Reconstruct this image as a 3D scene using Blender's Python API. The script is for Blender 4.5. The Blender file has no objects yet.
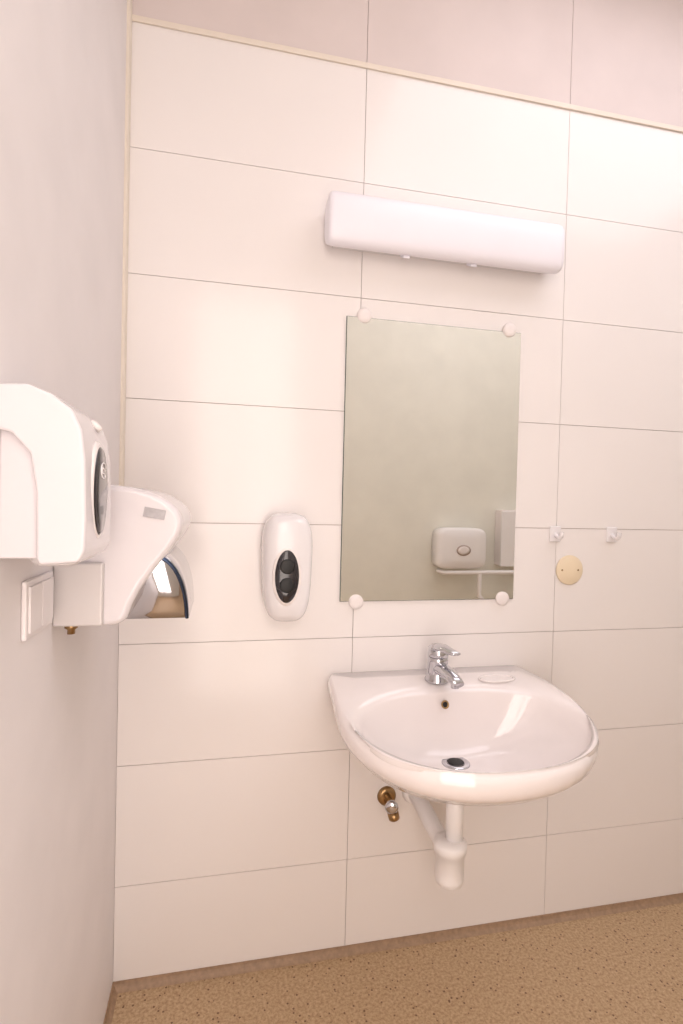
import bpy, bmesh, math
from mathutils import Matrix, Vector
scene=bpy.context.scene
COL=bpy.context.collection
try:
    scene.view_settings.view_transform='Standard'
    scene.view_settings.look='None'
    scene.view_settings.exposure=0
except Exception: pass

# ---------------------------------------------------------------- materials
def s2l(c):
    return tuple(((v/255)/12.92 if v/255<=.04045 else (((v/255)+.055)/1.055)**2.4) for v in c)
def mat(name,rgb,rough=.4,metal=0,var=.03,vscale=6,bump=0,bscale=80,coat=0,spec=.5,emit=None,es=0,trans=0):
    m=bpy.data.materials.new(name); m.use_nodes=True
    nt=m.node_tree; b=nt.nodes['Principled BSDF']
    c=s2l(rgb)
    tc=nt.nodes.new('ShaderNodeTexCoord')
    n=nt.nodes.new('ShaderNodeTexNoise'); n.inputs['Scale'].default_value=vscale; n.inputs['Detail'].default_value=3
    nt.links.new(tc.outputs['Object'],n.inputs['Vector'])
    r=nt.nodes.new('ShaderNodeValToRGB')
    r.color_ramp.elements[0].position=.3; r.color_ramp.elements[1].position=.7
    r.color_ramp.elements[0].color=(*[v*(1-var) for v in c],1)
    r.color_ramp.elements[1].color=(*[min(1,v*(1+var)) for v in c],1)
    nt.links.new(n.outputs['Fac'],r.inputs['Fac']); nt.links.new(r.outputs['Color'],b.inputs['Base Color'])
    b.inputs['Roughness'].default_value=rough; b.inputs['Metallic'].default_value=metal
    b.inputs['Specular IOR Level'].default_value=spec
    b.inputs['Coat Weight'].default_value=coat; b.inputs['Coat Roughness'].default_value=.08
    if bump:
        n2=nt.nodes.new('ShaderNodeTexNoise'); n2.inputs['Scale'].default_value=bscale
        nt.links.new(tc.outputs['Object'],n2.inputs['Vector'])
        bp=nt.nodes.new('ShaderNodeBump'); bp.inputs['Strength'].default_value=bump; bp.inputs['Distance'].default_value=.002
        nt.links.new(n2.outputs['Fac'],bp.inputs['Height']); nt.links.new(bp.outputs['Normal'],b.inputs['Normal'])
    if emit:
        b.inputs['Emission Color'].default_value=(*s2l(emit),1); b.inputs['Emission Strength'].default_value=es
    return m
M={}
M['tile']=mat('wall_panel_tile',(243,237,234),.18,var=.012,vscale=2,bump=.12,bscale=5)
M['joint']=mat('joint_grout',(186,168,158),.8)
M['upper']=mat('upper_wall_paint',(222,209,205),.55,bump=.05)
M['left']=mat('side_wall_paint',(235,229,228),.5,bump=.08,bscale=60)
M['opp']=mat('opposite_wall_paint',(241,239,228),.6,bump=.05)
M['trim']=mat('cream_trim',(234,223,209),.45)
M['ceil']=mat('ceiling_paint',(236,232,230),.8)
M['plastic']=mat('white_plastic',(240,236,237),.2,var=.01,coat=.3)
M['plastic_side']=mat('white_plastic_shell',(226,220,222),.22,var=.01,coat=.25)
M['plastic2']=mat('ivory_plastic',(242,234,231),.35,var=.01)
M['switch']=mat('switch_plastic',(230,223,222),.35,var=.01)
M['ceramic']=mat('glazed_ceramic',(247,239,237),.1,var=.01,coat=.6)
M['chrome']=mat('chrome',(205,205,210),.08,1,var=.01)
M['bluechrome']=mat('blue_chrome_edge',(70,84,110),.15,1,var=.05)
M['label']=mat('label_silver',(160,156,158),.35,.5,var=.15,vscale=120)
M['steel']=mat('brushed_grey',(212,206,204),.3,.2,var=.02)
M['brass']=mat('brass',(170,140,100),.3,1,var=.1,vscale=60)
M['dark']=mat('dark_window_plastic',(42,38,42),.12,var=.1,coat=.5)
M['black']=mat('black_hole',(14,12,12),.5)
M['cream']=mat('cream_plate',(240,222,192),.5)
M['pipe']=mat('pipe_plastic',(250,247,247),.3,var=.01)
M['diff']=mat('frosted_diffuser',(246,243,250),.3,var=.01)
M['pane']=mat('window_daylight_glass',(255,240,225),.3,emit=(255,244,237),es=4.05)
M['mirror']=mat('mirror_silver',(242,242,236),.01,1,var=.0)
M['edge']=mat('mirror_edge',(70,80,74),.3)

def floor_mat():
    m=bpy.data.materials.new('speckled_vinyl'); m.use_nodes=True; nt=m.node_tree; b=nt.nodes['Principled BSDF']
    tc=nt.nodes.new('ShaderNodeTexCoord')
    def ramp(src,stops):
        r=nt.nodes.new('ShaderNodeValToRGB'); e=r.color_ramp.elements
        e[0].position=stops[0][0]; e[0].color=(*s2l(stops[0][1]),1)
        e[1].position=stops[-1][0]; e[1].color=(*s2l(stops[-1][1]),1)
        for p,c in stops[1:-1]:
            q=e.new(p); q.color=(*s2l(c),1)
        nt.links.new(src,r.inputs['Fac']); return r
    n=nt.nodes.new('ShaderNodeTexNoise'); n.inputs['Scale'].default_value=130; n.inputs['Detail'].default_value=4; n.inputs['Roughness'].default_value=.7
    nt.links.new(tc.outputs['Object'],n.inputs['Vector'])
    base=ramp(n.outputs['Fac'],[(.32,(158,126,94)),(.5,(190,160,124)),(.68,(208,182,146))])
    v=nt.nodes.new('ShaderNodeTexVoronoi'); v.inputs['Scale'].default_value=80
    nt.links.new(tc.outputs['Object'],v.inputs['Vector'])
    sp=nt.nodes.new('ShaderNodeMath'); sp.operation='LESS_THAN'; sp.inputs[1].default_value=.22
    nt.links.new(v.outputs['Distance'],sp.inputs[0])
    sep=nt.nodes.new('ShaderNodeSeparateColor'); nt.links.new(v.outputs['Color'],sep.inputs['Color'])
    g=nt.nodes.new('ShaderNodeMath'); g.operation='GREATER_THAN'; g.inputs[1].default_value=.65
    nt.links.new(sep.outputs['Red'],g.inputs[0])
    mu=nt.nodes.new('ShaderNodeMath'); mu.operation='MULTIPLY'
    nt.links.new(sp.outputs[0],mu.inputs[0]); nt.links.new(g.outputs[0],mu.inputs[1])
    mx=nt.nodes.new('ShaderNodeMix'); mx.data_type='RGBA'
    nt.links.new(mu.outputs[0],mx.inputs['Factor']); nt.links.new(base.outputs['Color'],mx.inputs[6])
    mx.inputs[7].default_value=(*s2l((115,84,60)),1)
    nt.links.new(mx.outputs[2],b.inputs['Base Color']); b.inputs['Roughness'].default_value=.45
    return m
M['floor']=floor_mat()
M['cove']=mat('vinyl_cove',(160,132,106),.5,var=.15,vscale=90)

# ---------------------------------------------------------------- helpers
def finish(bm,name,m,parent=None,smooth=False,bevel=0,seg=3,subsurf=0,angle=40):
    bmesh.ops.recalc_face_normals(bm,faces=bm.faces)
    me=bpy.data.meshes.new(name); bm.to_mesh(me); bm.free()
    o=bpy.data.objects.new(name,me); COL.objects.link(o)
    if m: me.materials.append(M[m] if isinstance(m,str) else m)
    if smooth:
        for p in me.polygons: p.use_smooth=True
    if bevel:
        md=o.modifiers.new('bevel','BEVEL'); md.width=bevel; md.segments=seg; md.limit_method='ANGLE'; md.angle_limit=math.radians(angle)
        md.harden_normals=False
        for p in me.polygons: p.use_smooth=True
        if bevel<.025:
            wn=o.modifiers.new('wn','WEIGHTED_NORMAL')
    if subsurf:
        md=o.modifiers.new('sub','SUBSURF'); md.levels=subsurf; md.render_levels=subsurf
    if parent is not None:
        o.parent=parent; o.matrix_parent_inverse=Matrix.Translation(-Vector(parent.location))
    return o
def empty(name,loc):
    e=bpy.data.objects.new(name,None); e.empty_display_size=.05; e.location=loc; COL.objects.link(e); return e
def addbox(bm,x0,x1,y0,y1,z0,z1):
    v=[bm.verts.new(p) for p in [(x0,y0,z0),(x1,y0,z0),(x1,y1,z0),(x0,y1,z0),(x0,y0,z1),(x1,y0,z1),(x1,y1,z1),(x0,y1,z1)]]
    for f in [(0,1,2,3),(4,5,6,7),(0,1,5,4),(1,2,6,5),(2,3,7,6),(3,0,4,7)]: bm.faces.new([v[i] for i in f])
def box(name,x0,x1,y0,y1,z0,z1,m,parent=None,bevel=0,seg=3):
    bm=bmesh.new(); addbox(bm,x0,x1,y0,y1,z0,z1); return finish(bm,name,m,parent,bevel=bevel,seg=seg)
def prof(name,pts,axis,a,b,m,parent=None,bevel=.0,seg=6,angle=40):
    """extrude closed 2D profile. axis 'y': pts=(x,z); axis 'x': pts=(y,z); axis 'z': (x,y)"""
    bm=bmesh.new()
    def P(p,t):
        return {'y':(p[0],t,p[1]),'x':(t,p[0],p[1]),'z':(p[0],p[1],t)}[axis]
    A=[bm.verts.new(P(p,a)) for p in pts]; B=[bm.verts.new(P(p,b)) for p in pts]
    bm.faces.new(A); bm.faces.new(B[::-1]); n=len(pts)
    for i in range(n): bm.faces.new([A[i],A[(i+1)%n],B[(i+1)%n],B[i]])
    return finish(bm,name,m,parent,bevel=bevel,seg=seg,angle=angle)
def smoothpoly(pts,it=2):
    for _ in range(it):
        q=[]
        for i in range(len(pts)):
            a=pts[i]; b=pts[(i+1)%len(pts)]
            q.append((a[0]*.75+b[0]*.25,a[1]*.75+b[1]*.25)); q.append((a[0]*.25+b[0]*.75,a[1]*.25+b[1]*.75))
        pts=q
    return pts
def lathe(name,prf,loc,direction,m,parent=None,n=40,smooth=True,sx=1,sy=1):
    """prf list of (r,h) revolved about 'direction' starting at loc"""
    d=Vector(direction).normalized(); q=d.to_track_quat('Z','Y')
    bm=bmesh.new(); rings=[]
    for r,h in prf:
        rings.append([bm.verts.new(Vector(loc)+q@Vector((sx*r*math.cos(2*math.pi*i/n),sy*r*math.sin(2*math.pi*i/n),h))) for i in range(n)] if r>1e-6 else [bm.verts.new(Vector(loc)+q@Vector((0,0,h)))])
    for A,B in zip(rings,rings[1:]):
        for i in range(n):
            j=(i+1)%n
            if len(A)==1 and len(B)==1: continue
            if len(A)==1: bm.faces.new([A[0],B[i],B[j]])
            elif len(B)==1: bm.faces.new([A[i],A[j],B[0]])
            else: bm.faces.new([A[i],A[j],B[j],B[i]])
    o=finish(bm,name,m,parent,smooth=smooth)
    return o
def tube(name,pts,r,m,parent=None,n=20,bez=True):
    cu=bpy.data.curves.new(name,'CURVE'); cu.dimensions='3D'; cu.bevel_depth=r; cu.bevel_resolution=6; cu.use_fill_caps=True; cu.resolution_u=10
    if bez:
        sp=cu.splines.new('BEZIER'); sp.bezier_points.add(len(pts)-1)
        for p,c in zip(sp.bezier_points,pts): p.co=c; p.handle_left_type='AUTO'; p.handle_right_type='AUTO'
    else:
        sp=cu.splines.new('POLY'); sp.points.add(len(pts)-1)
        for p,c in zip(sp.points,pts): p.co=(*c,1)
    t=bpy.data.objects.new(name+'_tmp',cu); COL.objects.link(t)
    dg=bpy.context.evaluated_depsgraph_get(); me=bpy.data.meshes.new_from_object(t.evaluated_get(dg))
    bpy.data.objects.remove(t); me.name=name
    o=bpy.data.objects.new(name,me); COL.objects.link(o)
    me.materials.clear(); me.materials.append(M[m])
    for p in me.polygons: p.use_smooth=True
    if parent is not None:
        o.parent=parent; o.matrix_parent_inverse=Matrix.Translation(-Vector(parent.location))
    return o
def loft(name,rings,m,parent=None,cap0=True,cap1=True,subsurf=0):
    bm=bmesh.new(); R=[[bm.verts.new(p) for p in r] for r in rings]; n=len(R[0])
    for A,B in zip(R,R[1:]):
        for i in range(n): bm.faces.new([A[i],A[(i+1)%n],B[(i+1)%n],B[i]])
    if cap0: bm.faces.new(R[0][::-1])
    if cap1: bm.faces.new(R[-1])
    return finish(bm,name,m,parent,smooth=True,subsurf=subsurf)

# ---------------------------------------------------------------- room
W,D,H=3.1,1.78,3.0
h=.32; za=.271; topz=za+7*h
bm=bmesh.new()
xs=[0,.626,1.266,1.906,2.546,W]; zs=[0]+[za+i*h for i in range(8)]
g=.0008
for i in range(len(xs)-1):
    for j in range(len(zs)-1):
        addbox(bm,xs[i]+g,xs[i+1]-g,0,.008,zs[j]+g,zs[j+1]-g)
wb=finish(bm,'wall_back_tiles','tile')
backing=box('wall_back',-.1,W+.1,.006,.1,-.05,H+.05,'joint')
bm=bmesh.new()
for i in range(len(xs)-1): addbox(bm,xs[i]+g,xs[i+1]-g,0,.008,topz+g,H)
up=finish(bm,'upper_panels','upper')
for o in (wb,up): o.parent=backing
wb.name='tiles'
box('wall_left',-.1,0,-D-.1,.1,-.05,H+.05,'left')
box('wall_right',W,W+.1,-D-.1,.1,-.05,H+.05,'opp')
# opposite wall with tall glazed opening
wx0,wx1,wz0,wz1=.04,.70,.10,2.55
bm=bmesh.new()
addbox(bm,0,wx0,-D-.1,-D,0,H); addbox(bm,wx1,W,-D-.1,-D,0,H)
addbox(bm,wx0,wx1,-D-.1,-D,0,wz0); addbox(bm,wx0,wx1,-D-.1,-D,wz1,H)
finish(bm,'wall_front','opp')
box('floor',-.1,W+.1,-D-.1,.1,-.08,0,'floor')
box('ceiling',-.1,W+.1,-D-.1,.1,H,H+.08,'ceil')
wn=empty('window_1',((wx0+wx1)/2,-D,(wz0+wz1)/2))
box('pane',wx0+.03,wx1-.03,-D-.06,-D-.055,wz0+.03,wz1-.03,'pane',wn)
for nm,a in {'frame_left':(wx0,wx0+.04,wz0,wz1),'frame_right':(wx1-.04,wx1,wz0,wz1),'frame_bottom':(wx0,wx1,wz0,wz0+.045),'frame_top':(wx0,wx1,wz1-.045,wz1),'mullion':(.30,.335,wz0,wz1)}.items():
    box(nm,a[0],a[1],-D-.054,-D-.005,a[2],a[3],'plastic',wn,bevel=.004)
# trims
box('trim_1',0.0,W,-.006,0,topz-.006,topz+.009,'trim',bevel=.002)
prof('trim_2',[(0,-.028),(.007,-.028),(.009,-.02),(.009,-.004),(.006,0),(0,0)],'z',1.14,H,'trim')
# coved baseboards
cove=[(0,0),(-.016,0),(-.012,.003),(-.007,.008),(-.004,.014),(-.003,.020),(0,.020)]
prof('baseboard_back',cove,'x',0,W,'cove')
prof('baseboard_left',[(-a,b) for a,b in cove],'y',-D,-.0,'cove')

# ---------------------------------------------------------------- mirror
e=empty('mirror',(.854,-.004,1.41))
box('backing',.585,1.123,-.004,-.0005,1.015,1.816,'edge',e)
box('glass',.5865,1.1215,-.0065,-.0042,1.0165,1.8145,'mirror',e)
for i,(x,z) in enumerate([(.636,1.821),(1.083,1.821),(.632,1.014),(1.086,1.017)]):
    lathe('clip_%d'%(i+1),[(0.0,0),(.021,0),(.021,.009),(.019,.012),(.010,.0135),(0,.0135)],(x,-.0003,z),(0,-1,0),'plastic2',e)

# ---------------------------------------------------------------- wall light
e=empty('wall_light_fixture',(.85,-.04,2.04))
sec=smoothpoly([(-.004,2.10),(-.060,2.118),(-.084,2.112),(-.090,2.07),(-.087,2.0),(-.074,1.978),(-.05,1.980),(-.004,2.004)],2)
def secs(k): return [((a+.045)*k-.045*1,(b-2.045)*k+2.045) for a,b in sec]
rings=[]
for x,k in [(.514,.60),(.5145,.80),(.517,.92),(.522,.975),(.530,1),(.60,1),(1.12,1),(1.192,1),(1.200,.975),(1.205,.92),(1.2075,.80),(1.208,.6)]:
    rings.append([(x,min(a,-.001),b) for a,b in secs(k)])
loft('diffuser',rings,'diff',e)
box('base_tray',.54,1.18,-.012,-.0005,2.0,2.108,'plastic',e)
for i,(x) in enumerate((.73,.93)):
    prof('clip_%d'%(i+1),[(-.02,1.990),(-.045,1.976),(-.055,1.972),(-.055,1.979),(-.04,1.992)],'x',x,x+.018,'diff',e)

# ---------------------------------------------------------------- soap dispenser (back wall)
def oval(name,c,axis,a,b,th,m,parent):
    N=48; rings=[]
    for s,t in [(1,0),(1,th*.6),(.93,th),(.5,th*1.15)]:
        r=[]
        for i in range(N):
            q=2*math.pi*i/N; u=a*s*math.cos(q); v=b*s*math.sin(q)
            r.append((c[0]+u,c[1]-t,c[2]+v) if axis=='y' else (c[0]+t,c[1]+u,c[2]+v))
        rings.append(r)
    return loft(name,rings,m,parent)
cx,cz=.427,1.120
e=empty('soap_dispenser',(cx,-.05,cz))
def outline(s,sz):
    out=[]
    for i in range(64):
        t=2*math.pi*i/64; c,s_=math.cos(t),math.sin(t); ex=2/3.6
        x=.065*math.copysign(abs(c)**ex,c); z=.143*math.copysign(abs(s_)**ex,s_)
        x*=1+.07*z/.142
        out.append((x*s,z*sz))
    return out
rings=[]
for y,s,sz in [(-.001,.93,.97),(-.02,.96,.98),(-.022,1,1),(-.06,1,.995),(-.085,.96,.975),(-.098,.88,.93),(-.106,.74,.84),(-.110,.5,.6),(-.112,.2,.25)]:
    rings.append([(cx+x,y,cz+z) for x,z in outline(s,sz)])
loft('housing',rings,'plastic',e)
oz=1.102
oval('window_rim',(cx-.005,-.104,oz),'y',.038,.076,.0085,'plastic2',e)
oval('sight_window',(cx-.005,-.106,oz),'y',.032,.070,.0085,'dark',e)
for k,z in enumerate((oz+.026,oz-.022)):
    lathe('inner_disc_%d'%(k+1),[(.0,0),(.019,0),(.019,.002),(.016,.003),(0,.003)],(cx-.005,-.1155,z),(0,-1,0),'black',e)

# ---------------------------------------------------------------- soap dispenser (side wall)
e=empty('soap_dispenser',(.05,-.715,1.31))
cover=[(.0,1.424),(.035,1.426),(.060,1.416),(.083,1.399),(.094,1.375),(.098,1.34),(.100,1.27),(.099,1.229),(.092,1.216),(.050,1.213),(.046,1.220),(.045,1.30),(.038,1.345),(.018,1.368),(0,1.372)]
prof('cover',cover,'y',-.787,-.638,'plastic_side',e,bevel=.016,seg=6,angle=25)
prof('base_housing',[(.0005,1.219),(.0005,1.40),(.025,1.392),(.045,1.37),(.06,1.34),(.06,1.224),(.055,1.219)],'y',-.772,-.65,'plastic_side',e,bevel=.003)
prof('push_lever',[(.03,1.221),(.085,1.221),(.085,1.212),(.075,1.208),(.04,1.208),(.03,1.213)],'y',-.755,-.66,'steel',e,bevel=.003)
oval('window_rim',(.0935,-.716,1.303),'x',.043,.065,.007,'plastic2',e)
oval('sight_window',(.0955,-.716,1.303),'x',.037,.059,.0075,'dark',e)
lathe('lock',[(0,0),(.009,0),(.009,.006),(.006,.008),(0,.008)],(.086,-.69,1.389),(.7,0,.7),'plastic2',e)
tube('emblem',[(.1045,-.716+.014*math.cos(t),1.330+.010*math.sin(t)) for t in [.4+i*.5 for i in range(11)]]+[(.1045,-.725,1.330),(.1045,-.706,1.331)],.0010,'plastic',e)

# ---------------------------------------------------------------- hand dryer
e=empty('hand_dryer',(.1,-.43,1.2))
body=[(.0008,1.10),(.0008,1.303),(.03,1.316),(.10,1.315),(.150,1.304),(.183,1.282),(.195,1.262),(.193,1.240),(.174,1.208),(.146,1.172),(.120,1.130),(.106,1.088),(.08,1.084),(.02,1.09)]
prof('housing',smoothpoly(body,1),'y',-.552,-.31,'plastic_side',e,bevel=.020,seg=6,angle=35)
box('base_plate',.0005,.075,-.562,-.302,1.088,1.19,'steel',e,bevel=.004)
# chromed arched outlet nozzle, open below
def archpts(cx0,a,z0,c,n=24,p=.8):
    return [(cx0+a*math.copysign(abs(math.cos(t))**p,math.cos(t)),z0+c*math.sin(t)) for t in [i*math.pi/n for i in range(n+1)]]
ap=archpts(.140,.064,1.084,.120)
def yf(z,off=0): return -.492-.042*(z-1.084)/.120+off
rings=[]
rings.append([(x,-.33,z) for x,z in ap])
rings.append([(x,yf(z,.012),z) for x,z in ap])
rings.append([(.140+(x-.140)*.97,yf(z,.003),1.084+(z-1.084)*.975) for x,z in ap])
rings.append([(.140+(x-.140)*.90,yf(z,0),1.084+(z-1.084)*.91) for x,z in ap])
loft('nozzle',rings,'chrome',e)
tube('nozzle_arch',[(.140+(x-.140)*.95,yf(z,-.001),1.084+(z-1.084)*.955) for x,z in ap],.0032,'bluechrome',e,bez=False)
box('nozzle_throat',.09,.19,-.47,-.36,1.0815,1.0845,'black',e)
lb=box('label',-.017,.017,-.0008,.0008,-.008,.008,'label',e)
lb.matrix_parent_inverse=Matrix.Identity(4); lb.location=(.150-.1,-.5528+.43,1.270-1.2); lb.rotation_euler=(0,math.radians(10),0)
lathe('fixing_screw',[(0,0),(.010,0),(.010,.008),(.006,.011),(.006,.018),(0,.018)],(.022,-.535,1.089),(0,0,-1),'brass',e)

# ---------------------------------------------------------------- light switch
e=empty('light_switch',(.0,-.635,1.14))
box('frame',.0004,.007,-.695,-.580,1.100,1.180,'switch',e,bevel=.002)
box('rocker_1',.006,.010,-.687,-.640,1.108,1.172,'switch',e,bevel=.0015)
box('rocker_2',.006,.010,-.637,-.588,1.108,1.172,'switch',e,bevel=.0015)

# ---------------------------------------------------------------- hooks + cover plate
for x in (1.260,1.460):
    e=empty('wall_hook',(x,-.01,1.213))
    box('plate',x-.019,x+.019,-.006,-.0004,1.190,1.238,'plastic',e,bevel=.003)
    tube('peg',[(x,-.005,1.212),(x,-.022,1.204),(x,-.034,1.207),(x,-.037,1.222)],.0065,'plastic',e)
e=empty('junction_box_cover',(1.314,-.003,1.102))
lathe('disc',[(0,0),(.046,0),(.046,.004),(.043,.006),(0,.006)],(1.314,-.0003,1.102),(0,-1,0),'cream',e,n=48)
for k,dx in enumerate((-.028,.028)):
    lathe('screw_%d'%(k+1),[(0,0),(.003,0),(.003,.001),(0,.001)],(1.314+dx,-.0063,1.102),(0,-1,0),'brass',e,n=12)

# ---------------------------------------------------------------- wash basin
SX=.852
e=empty('wash_basin',(SX,-.26,.75))
half=[(0,0),(.284,0),(.296,-.006),(.301,-.03),(.307,-.10),(.314,-.18),(.318,-.25)]
for i in range(1,13):
    t=i/12*math.pi/2; half.append((.318*math.cos(t)**.93,-.25-.275*math.sin(t)**1.0))
poly=half+[(-x,y) for x,y in half[::-1][1:-1]]
C=(0,-.27)
def ray(poly,ang):
    dx,dy=math.cos(ang),math.sin(ang); best=None
    for i in range(len(poly)):
        (x1,y1),(x2,y2)=poly[i],poly[(i+1)%len(poly)]
        ex,ey=x2-x1,y2-y1; den=dx*ey-dy*ex
        if abs(den)<1e-12: continue
        t=((x1-C[0])*ey-(y1-C[1])*ex)/den; s=((x1-C[0])*dy-(y1-C[1])*dx)/den
        if t>0 and -1e-9<=s<=1+1e-9 and (best is None or t<best): best=t
    return best
NS=160
angs=[2*math.pi*i/NS+.0001 for i in range(NS)]
outer=[(C[0]+math.cos(a)*ray(poly,a),C[1]+math.sin(a)*ray(poly,a)) for a in angs]
bc=(0,-.325)
bowlp=[]
for i in range(200):
    t=2*math.pi*i/200; c,s=math.cos(t),math.sin(t); ex=2/2.35
    bowlp.append((.282*math.copysign(abs(c)**ex,c),bc[1]+(.168 if s>0 else .176)*math.copysign(abs(s)**ex,s)))
bowl=[(C[0]+math.cos(a)*ray(bowlp,a),C[1]+math.sin(a)*ray(bowlp,a)) for a in angs]
def sm(t): t=max(0,min(1,t)); return t*t*(3-2*t)
def zr(y): return .812-.048*sm((-y-.10)/.42)
DR=(-.009,-.235)
def lerp(a,b,t): return (a[0]+(b[0]-a[0])*t,a[1]+(b[1]-a[1])*t)
R=[]
def put(pts,zf): R.append([(SX+x,min(y,-.0006),zf(x,y)) for x,y in pts])
prf=[(.10,.646),(.25,.650),(.42,.660),(.56,.674),(.68,.692),(.78,.714),(.86,.736),(.92,.757)]
for f,z in prf:
    put([lerp(DR,b,f) for b in bowl],lambda x,y,z=z: z - (.812-zr(y))*((z-.645)/.165))
put([lerp(DR,b,.96) for b in bowl],lambda x,y: zr(y)-.0275)
put([lerp(DR,b,.99) for b in bowl],lambda x,y: zr(y)-.0165)
put([lerp(DR,b,1.01) for b in bowl],lambda x,y: zr(y)-.0095)
put([lerp(b,o,.25) for b,o in zip(bowl,outer)],lambda x,y: zr(y)-.0035)
put([lerp(b,o,.42) for b,o in zip(bowl,outer)],lambda x,y: zr(y)-.0005)
put([lerp(b,o,.60) for b,o in zip(bowl,outer)],lambda x,y: zr(y)+.0008)
def shrink(k):
    return [(x*(1-k/.33), y+ (k*sm((-y)/.2)) if y<-.02 else y) for x,y in outer]
put(shrink(.012),lambda x,y: zr(y)-.0005)
put(shrink(.004),lambda x,y: zr(y)-.006)
put(shrink(0),lambda x,y: zr(y)-.018)
put(shrink(.001),lambda x,y: zr(y)-.036)
put(shrink(.006),lambda x,y: zr(y)-.052)
put(shrink(.018),lambda x,y: zr(y)-.066)
BB=(0,-.19)
for f,dz in [(.85,.092),(.74,.116),(.60,.140),(.45,.162),(.28,.178),(.12,.184)]:
    put([lerp(BB,o,f) for o in outer],lambda x,y,dz=dz:.795-dz-(.03*sm((-y-.1)/.42) if dz<.1 else .0))
loft('bowl',R,'ceramic',e)
sr=(SX+.165,-.112)
tube('soap_recess',[(sr[0]+.052*math.cos(t),sr[1]+.026*math.sin(t),.8122) for t in [i*2*math.pi/28 for i in range(29)]],.0032,'ceramic',e,bez=False)
lathe('drain_flange',[(0,0.0),(.020,0),(.022,.004),(.033,.004),(.036,.0015),(.036,-.004)],(SX+DR[0],DR[1],.646),(0,0,1),'chrome',e)
lathe('drain_grate',[(0,0.0056),(.015,.0054),(.021,.0042)],(SX+DR[0],DR[1],.646),(0,0,1),'black',e)
lathe('overflow_ring',[(.007,0),(.0105,0.0),(.011,.002),(.009,.003),(.007,.002)],(SX-.015,-.1735,.772),(0,-1,.35),'brass',e,n=24)
lathe('overflow_hole',[(0,0.001),(.0075,.001)],(SX-.015,-.1735,.772),(0,-1,.35),'black',e,n=24)

# ---------------------------------------------------------------- faucet
FX,FY,FZ=SX-.009,-.100,.8120
e=empty('basin_faucet',(FX,FY,FZ))
lathe('body',[(0,0),(.033,0),(.033,.004),(.030,.008),(.028,.03),(.028,.055),(.028,.064),(.027,.068),(0,.068)],(FX,FY,FZ),(0,-.06,1),'chrome',e)
sp=[]
for (y,z,w,hh) in [(-.0,.036,.023,.020),(-.03,.038,.022,.018),(-.07,.035,.020,.015),(-.098,.029,.018,.012),(-.110,.025,.016,.009)]:
    sp.append([(FX+w*math.cos(2*math.pi*i/24)-y*.12,FY+y,FZ+z+hh*math.sin(2*math.pi*i/24)) for i in range(24)])
loft('spout',sp,'chrome',e)
lathe('aerator',[(0,0),(.011,0),(.011,.013),(0,.013)],(FX+.011,FY-.094,FZ+.024),(0,0,-1),'chrome',e)
lathe('cartridge_cap',[(0,0),(.028,0),(.029,.006),(.028,.020),(.022,.028),(0,.031)],(FX,FY-.004,FZ+.069),(0,-.06,1),'chrome',e)
lv=[]
for (y,z,w,hh) in [(.016,.088,.020,.009),(-.02,.095,.023,.010),(-.05,.095,.019,.008),(-.08,.096,.015,.006),(-.092,.097,.012,.004)]:
    lv.append([(FX+w*math.cos(2*math.pi*i/24)-y*.15,FY+y,FZ+z+hh*math.sin(2*math.pi*i/24)) for i in range(24)])
loft('lever',lv,'chrome',e)

# ---------------------------------------------------------------- drain trap
e=empty('drain_trap',(SX,-.23,.45))
TX,TY=SX-.006,-.232
lathe('tailpipe',[(.0,0),(.022,0),(.022,-.22),(0,-.22)],(TX,TY,.635),(0,0,1),'pipe',e)
lathe('tail_nut',[(0,0),(.028,0),(.030,-.006),(.030,-.028),(.026,-.034),(0,-.034)],(TX,TY,.620),(0,0,1),'pipe',e,n=12)
lathe('bottle',[(0,0),(.022,0.002),(.034,.010),(.036,.022),(.036,.085),(.041,.088),(.042,.108),(.040,.112),(.028,.118),(0,.12)],(TX-.010,TY-.0,.336),(0,0,1),'pipe',e,n=32)
tube('outlet_pipe',[(TX-.012,TY+.01,.420),(TX-.016,TY+.06,.425),(TX-.020,TY+.14,.440),(TX-.022,-.001,.450)],.023,'pipe',e)
lathe('wall_rosette',[(0,0),(.036,0),(.034,.006),(.024,.012),(0,.012)],(TX-.022,-.0004,.450),(0,-1,0),'pipe',e)

# ---------------------------------------------------------------- shutoff valve
e=empty('shutoff_valve',(.741,-.03,.441))
VX,VZ=.739,.446
lathe('rosette',[(0,0),(.028,0),(.027,.006),(.018,.010),(0,.010)],(VX,-.0004,VZ),(0,-1,0),'brass',e)
lathe('stem',[(0,0),(.010,0),(.010,.03),(.013,.032),(.013,.05),(0,.05)],(VX,-.008,VZ),(0,-1,0),'brass',e,n=20)
lathe('outlet',[(0,0),(.011,0),(.011,.018),(.014,.020),(.014,.030),(0,.030)],(VX,-.042,VZ),(.25,0,-1),'brass',e,n=6,smooth=False)
lathe('handle',[(0,0),(.009,0),(.018,.004),(.019,.014),(.013,.018),(0,.018)],(VX,-.050,VZ),(-.3,-1,0),'chrome',e,n=16)
lathe('cap',[(0,0),(.016,0),(.016,.018),(.011,.022),(0,.022)],(VX+.007,-.042,VZ-.026),(.25,0,-1),'brass',e,n=20)

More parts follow.
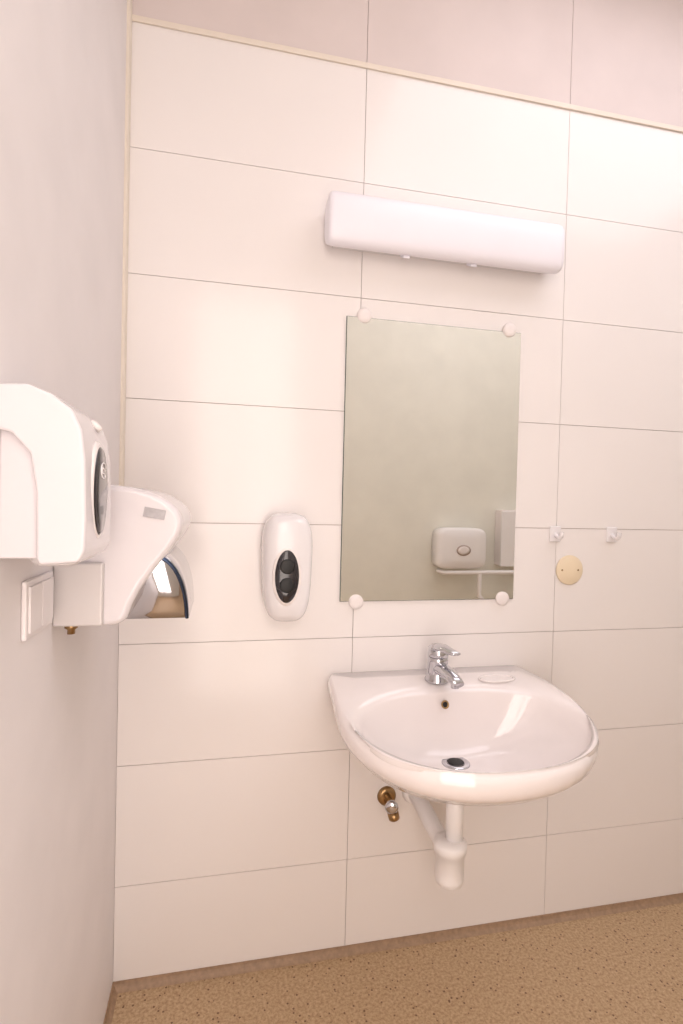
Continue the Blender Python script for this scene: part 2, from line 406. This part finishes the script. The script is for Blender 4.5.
# ---------------------------------------------------------------- opposite wall things seen in mirror
Y0=-D
e=empty('toilet_paper_dispenser',(1.74,Y0+.06,1.0))
cx,cz=1.735,1.02
rr=[]
for y,s in [(.0005,1),(.09,1),(.108,.97),(.118,.88),(.122,.5)]:
    r=[]
    for i in range(48):
        t=2*math.pi*i/48; c,s_=math.cos(t),math.sin(t); ex=2/6
        r.append((cx+s*.165*math.copysign(abs(c)**ex,c),Y0+y,cz+s*.13*math.copysign(abs(s_)**ex,s_)))
    rr.append(r)
loft('housing',rr,'pipe',e)
def ovaly(name,c,a,b,m,par):
    rings=[[(c[0]+a*s*math.cos(2*math.pi*i/40),c[1]+t,c[2]+b*s*math.sin(2*math.pi*i/40)) for i in range(40)] for s,t in [(1,0),(1,.003),(.6,.004)]]
    loft(name,rings,m,par)
ovaly('sight_rim',(cx,Y0+.1215,cz-.01),.048,.034,'joint',e)
ovaly('sight_window',(cx,Y0+.123,cz-.01),.038,.026,'plastic2',e)
e=empty('grab_rail',(1.9,Y0+.08,.85))
tube('upper_bar',[(1.62,Y0+.001,.868),(1.62,Y0+.09,.868),(1.66,Y0+.10,.868),(1.9,Y0+.10,.868),(2.25,Y0+.10,.868),(2.3,Y0+.06,.868),(2.3,Y0+.001,.868)],.014,'pipe',e,bez=False)
tube('lower_leg',[(1.86,Y0+.10,.868),(1.86,Y0+.10,.72),(1.90,Y0+.10,.68),(2.2,Y0+.10,.68),(2.2,Y0+.001,.68)],.014,'pipe',e,bez=False)
e=empty('wall_cabinet',(2.1,Y0+.08,1.06))
box('carcass',2.01,2.3,Y0+.0005,Y0+.085,.91,1.27,'plastic2',e,bevel=.004)
box('door_leaf',2.005,2.305,Y0+.0855,Y0+.10,.905,1.262,'pipe',e,bevel=.004)
lathe('knob',[(0,0),(.008,0),(.006,.012),(.012,.02),(0,.024)],(2.2,Y0+.10,1.0),(0,1,0),'chrome',e)

# ---------------------------------------------------------------- lights
def area(name,loc,target,sx,sy,power,col):
    L=bpy.data.lights.new(name,'AREA'); L.shape='RECTANGLE'; L.size=sx; L.size_y=sy; L.energy=power; L.color=col
    o=bpy.data.objects.new(name,L); o.location=loc; COL.objects.link(o)
    o.rotation_euler=(Vector(target)-Vector(loc)).to_track_quat('-Z','Y').to_euler(); return o
area('ceiling_fill',(1.8,-.9,2.97),(1.8,-.9,0),1.8,1.2,16,(.96,.92,1.0))  # added fill light below the ceiling, faintly lavender; no real fitting there
w=bpy.data.worlds.new('world'); scene.world=w; w.use_nodes=True
w.node_tree.nodes['Background'].inputs[0].default_value=(.9,.85,.85,1); w.node_tree.nodes['Background'].inputs[1].default_value=.5

# ---------------------------------------------------------------- camera
Rv=Vector((.97671,-.21314,.02454)).normalized(); Dv=Vector((.21362,.97670,-.01902)).normalized()
Uv=Rv.cross(Dv).normalized(); Rv=Dv.cross(Uv)
cd=bpy.data.cameras.new('camera'); cam=bpy.data.objects.new('camera',cd); COL.objects.link(cam)
cd.sensor_fit='HORIZONTAL'; cd.sensor_width=36; cd.lens=537.375/683*36; cd.clip_start=.01
m=Matrix.Identity(4)
for i in range(3):
    m[i][0]=Rv[i]; m[i][1]=Uv[i]; m[i][2]=-Dv[i]
m[0][3],m[1][3],m[2][3]=.26121,-1.47942,1.29664
cam.matrix_world=m
scene.camera=cam
